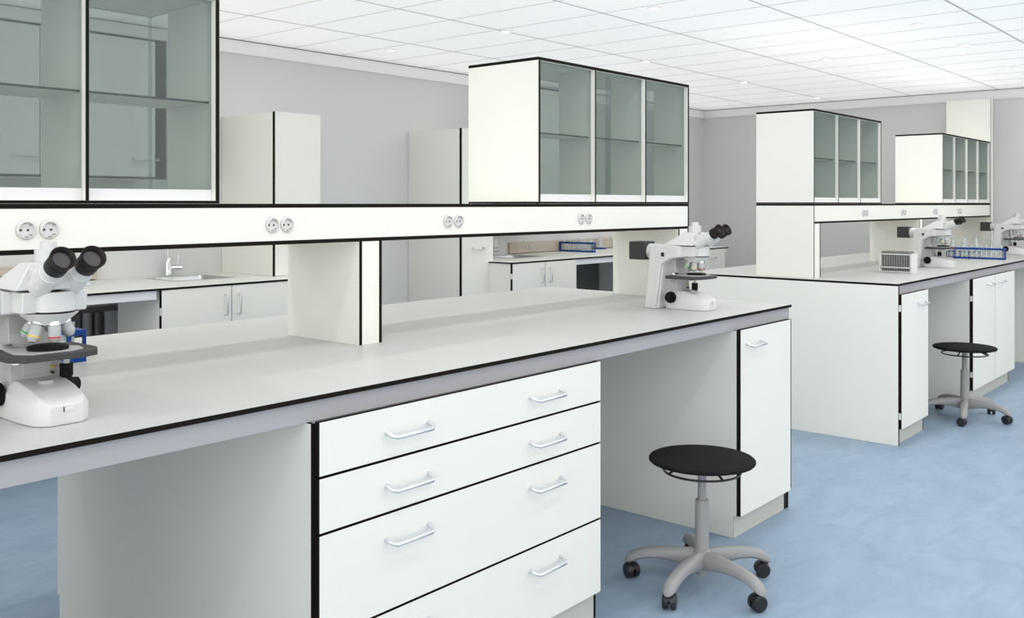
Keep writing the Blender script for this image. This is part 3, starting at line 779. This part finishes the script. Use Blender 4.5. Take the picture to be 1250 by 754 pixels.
def tray(x0, x1, y0, y1, h, label):
    t = MB(); e = .003
    t.box(x0, x1, y0, y1, 0, .004, 'blue')
    if h > .02:
        t.box(x0, x1, y0, y1, h - .005, h, 'blue')
        for a in (x0, x1 - .005):
            yy = y0
            for k in range(4):
                yv = y0 + k * (y1 - y0 - .005) / 3; t.box(a, a + .005, yv, yv + .005, .004, h - .005, 'blue')
    else:
        t.box(x0, x0 + e, y0, y1, .004, h, 'blue'); t.box(x1 - e, x1, y0, y1, .004, h, 'blue'); t.box(x0 + e, x1 - e, y0, y0 + e, .004, h, 'blue'); t.box(x0 + e, x1 - e, y1 - e, y1, .004, h, 'blue')
        t.box(x0 + e, x1 - e, y0 + e, y1 - e, h - .004, h - .0005, 'blue')
    o = t.build('flask_stand'); o.location = (0, 0, H_TOP + .0004); tag(o, label, 'stand'); return o
tray(8.415, 8.490, 2.110, 2.375, .0495, 'low blue stand carrying three conical flasks behind the far blue rack')
tray(7.600, 7.680, 5.330, 5.418, .0118, 'small low blue tray under the flask at the right on the back worktop')

# white rack full of slim grey tubes
rx, ry = 6.262, 1.978
t = thing('tube_rack', (rx, ry, H_TOP + .0004), 'white rack packed with slim grey tubes on the far island', 'test tube rack')
L, W, HH = .205, .118, .125
MB().box(0, W, 0, .004, 0, HH, 'rackwhite').build('end_plate', t)
MB().box(0, W, L - .004, L, 0, HH, 'rackwhite').build('end_plate', t)
for z in (.002, .030, HH - .010):
    p = MB(); e = .004
    p.box(0, e, .004, L - .004, z, z + .007, 'rackwhite'); p.box(W - e, W, .004, L - .004, z, z + .007, 'rackwhite')
    if z < .01: p.box(e, W - e, .004, L - .004, z, z + .002, 'rackwhite')
    else:
        for i in range(5):
            xx = e + (W - 2 * e) * i / 4 ; p.box(max(e, xx - .0022), min(W - e, xx + .0022), .004, L - .004, z + .002, z + .005, 'rackwhite')
    p.build('rail', t)
for x in (0, W - .006):
    MB().box(x, x + .006, .0045, .010, .009, HH - .0105, 'rackwhite').build('post', t)
    MB().box(x, x + .006, L - .014, L - .0045, .009, HH - .0105, 'rackwhite').build('post', t)
sm = MB(); sm.lathe((0, 0, 0), (0, 0, 1), [(0, .0005), (.001, .003), (.005, .0052), (.128, .0052), (.130, .0062), (.131, .0062), (.131, .0045), (.12, .0042), (.12, .0005)], 'darkglass', 12)
s0 = sm.build('slim_tube'); first = True
for i in range(12):
    for j in range(4):
        c = s0 if first else s0.copy()
        if not first: COL.objects.link(c)
        first = False
        c.location = (rx + .006 + .106 * (j + .5) / 4, ry + .016 + .0155 * (i + .3), H_TOP + .0052)
        tag(c, 'slim grey tube standing in the white rack on the far island', 'tube', 'slim grey tubes in the white rack')

# ------------------------------------------------------------------ light
def area(x, y, z, size, power, rot=(0, 0, 0), col=(1, 1, 1), spread=180):
    l = bpy.data.lights.new('downlight_lamp', 'AREA'); l.shape = 'DISK'; l.size = size; l.energy = power; l.color = col; l.spread = R(spread)
    o = bpy.data.objects.new('downlight_lamp', l); COL.objects.link(o); o.location = (x, y, z); o.rotation_euler = rot; return o
for x in (-1.3, .12, 1.55, 3.0, 4.49, 5.94, 7.2, 8.34):
    for y in (-1.3, -.25, .8, 1.836, 2.8, 3.885):
        area(x, y, ZC - .02, .07, 3.9, col=(1.0, .99, .95))
# broad fill light added below the ceiling, no real fixture, to brighten the tiles
l = bpy.data.lights.new('added_ceiling_fill', 'AREA'); l.shape = 'RECTANGLE'; l.size = 12.9; l.size_y = 8.95; l.energy = 240; l.color = (1.0, .995, .98)
o = bpy.data.objects.new('added_ceiling_fill', l); COL.objects.link(o); o.location = (3.33, .93, 2.322); o.rotation_euler = (math.pi, 0, 0)
l = bpy.data.lights.new('added_sun_fill', 'SUN'); l.angle = R(38); l.energy = .7; l.color = (1.0, .99, .95)  # added fill from the open side, brightens side panels and fronts
o = bpy.data.objects.new('added_sun_fill', l); COL.objects.link(o)
o.rotation_euler = Vector((.90, .43, -.10)).to_track_quat('-Z', 'Y').to_euler()
w = bpy.data.worlds.new('daylight'); SC.world = w; w.use_nodes = True
bg = w.node_tree.nodes['Background']; bg.inputs[0].default_value = (1.0, 0.985, 0.95, 1); bg.inputs[1].default_value = 1.72

# ------------------------------------------------------------------ camera (fitted to the photograph)
cam = bpy.data.cameras.new('camera'); co = bpy.data.objects.new('camera', cam); COL.objects.link(co)
co.location = (0, 0, 1.347); co.rotation_euler = (R(90), 0, R(40.5595 - 90))
cam.sensor_width = 36; cam.lens = 36 * 1150.9977 / 1250
cam.shift_x = (625 - 623.4252) / 1250; cam.shift_y = -(377 - 248.5924) / 1250
cam.clip_start = .05
SC.camera = co
SC.view_settings.view_transform = 'Standard'; SC.view_settings.look = 'None'
SC.view_settings.exposure = -0.27; SC.view_settings.gamma = 1; SC.view_settings.use_curve_mapping = False
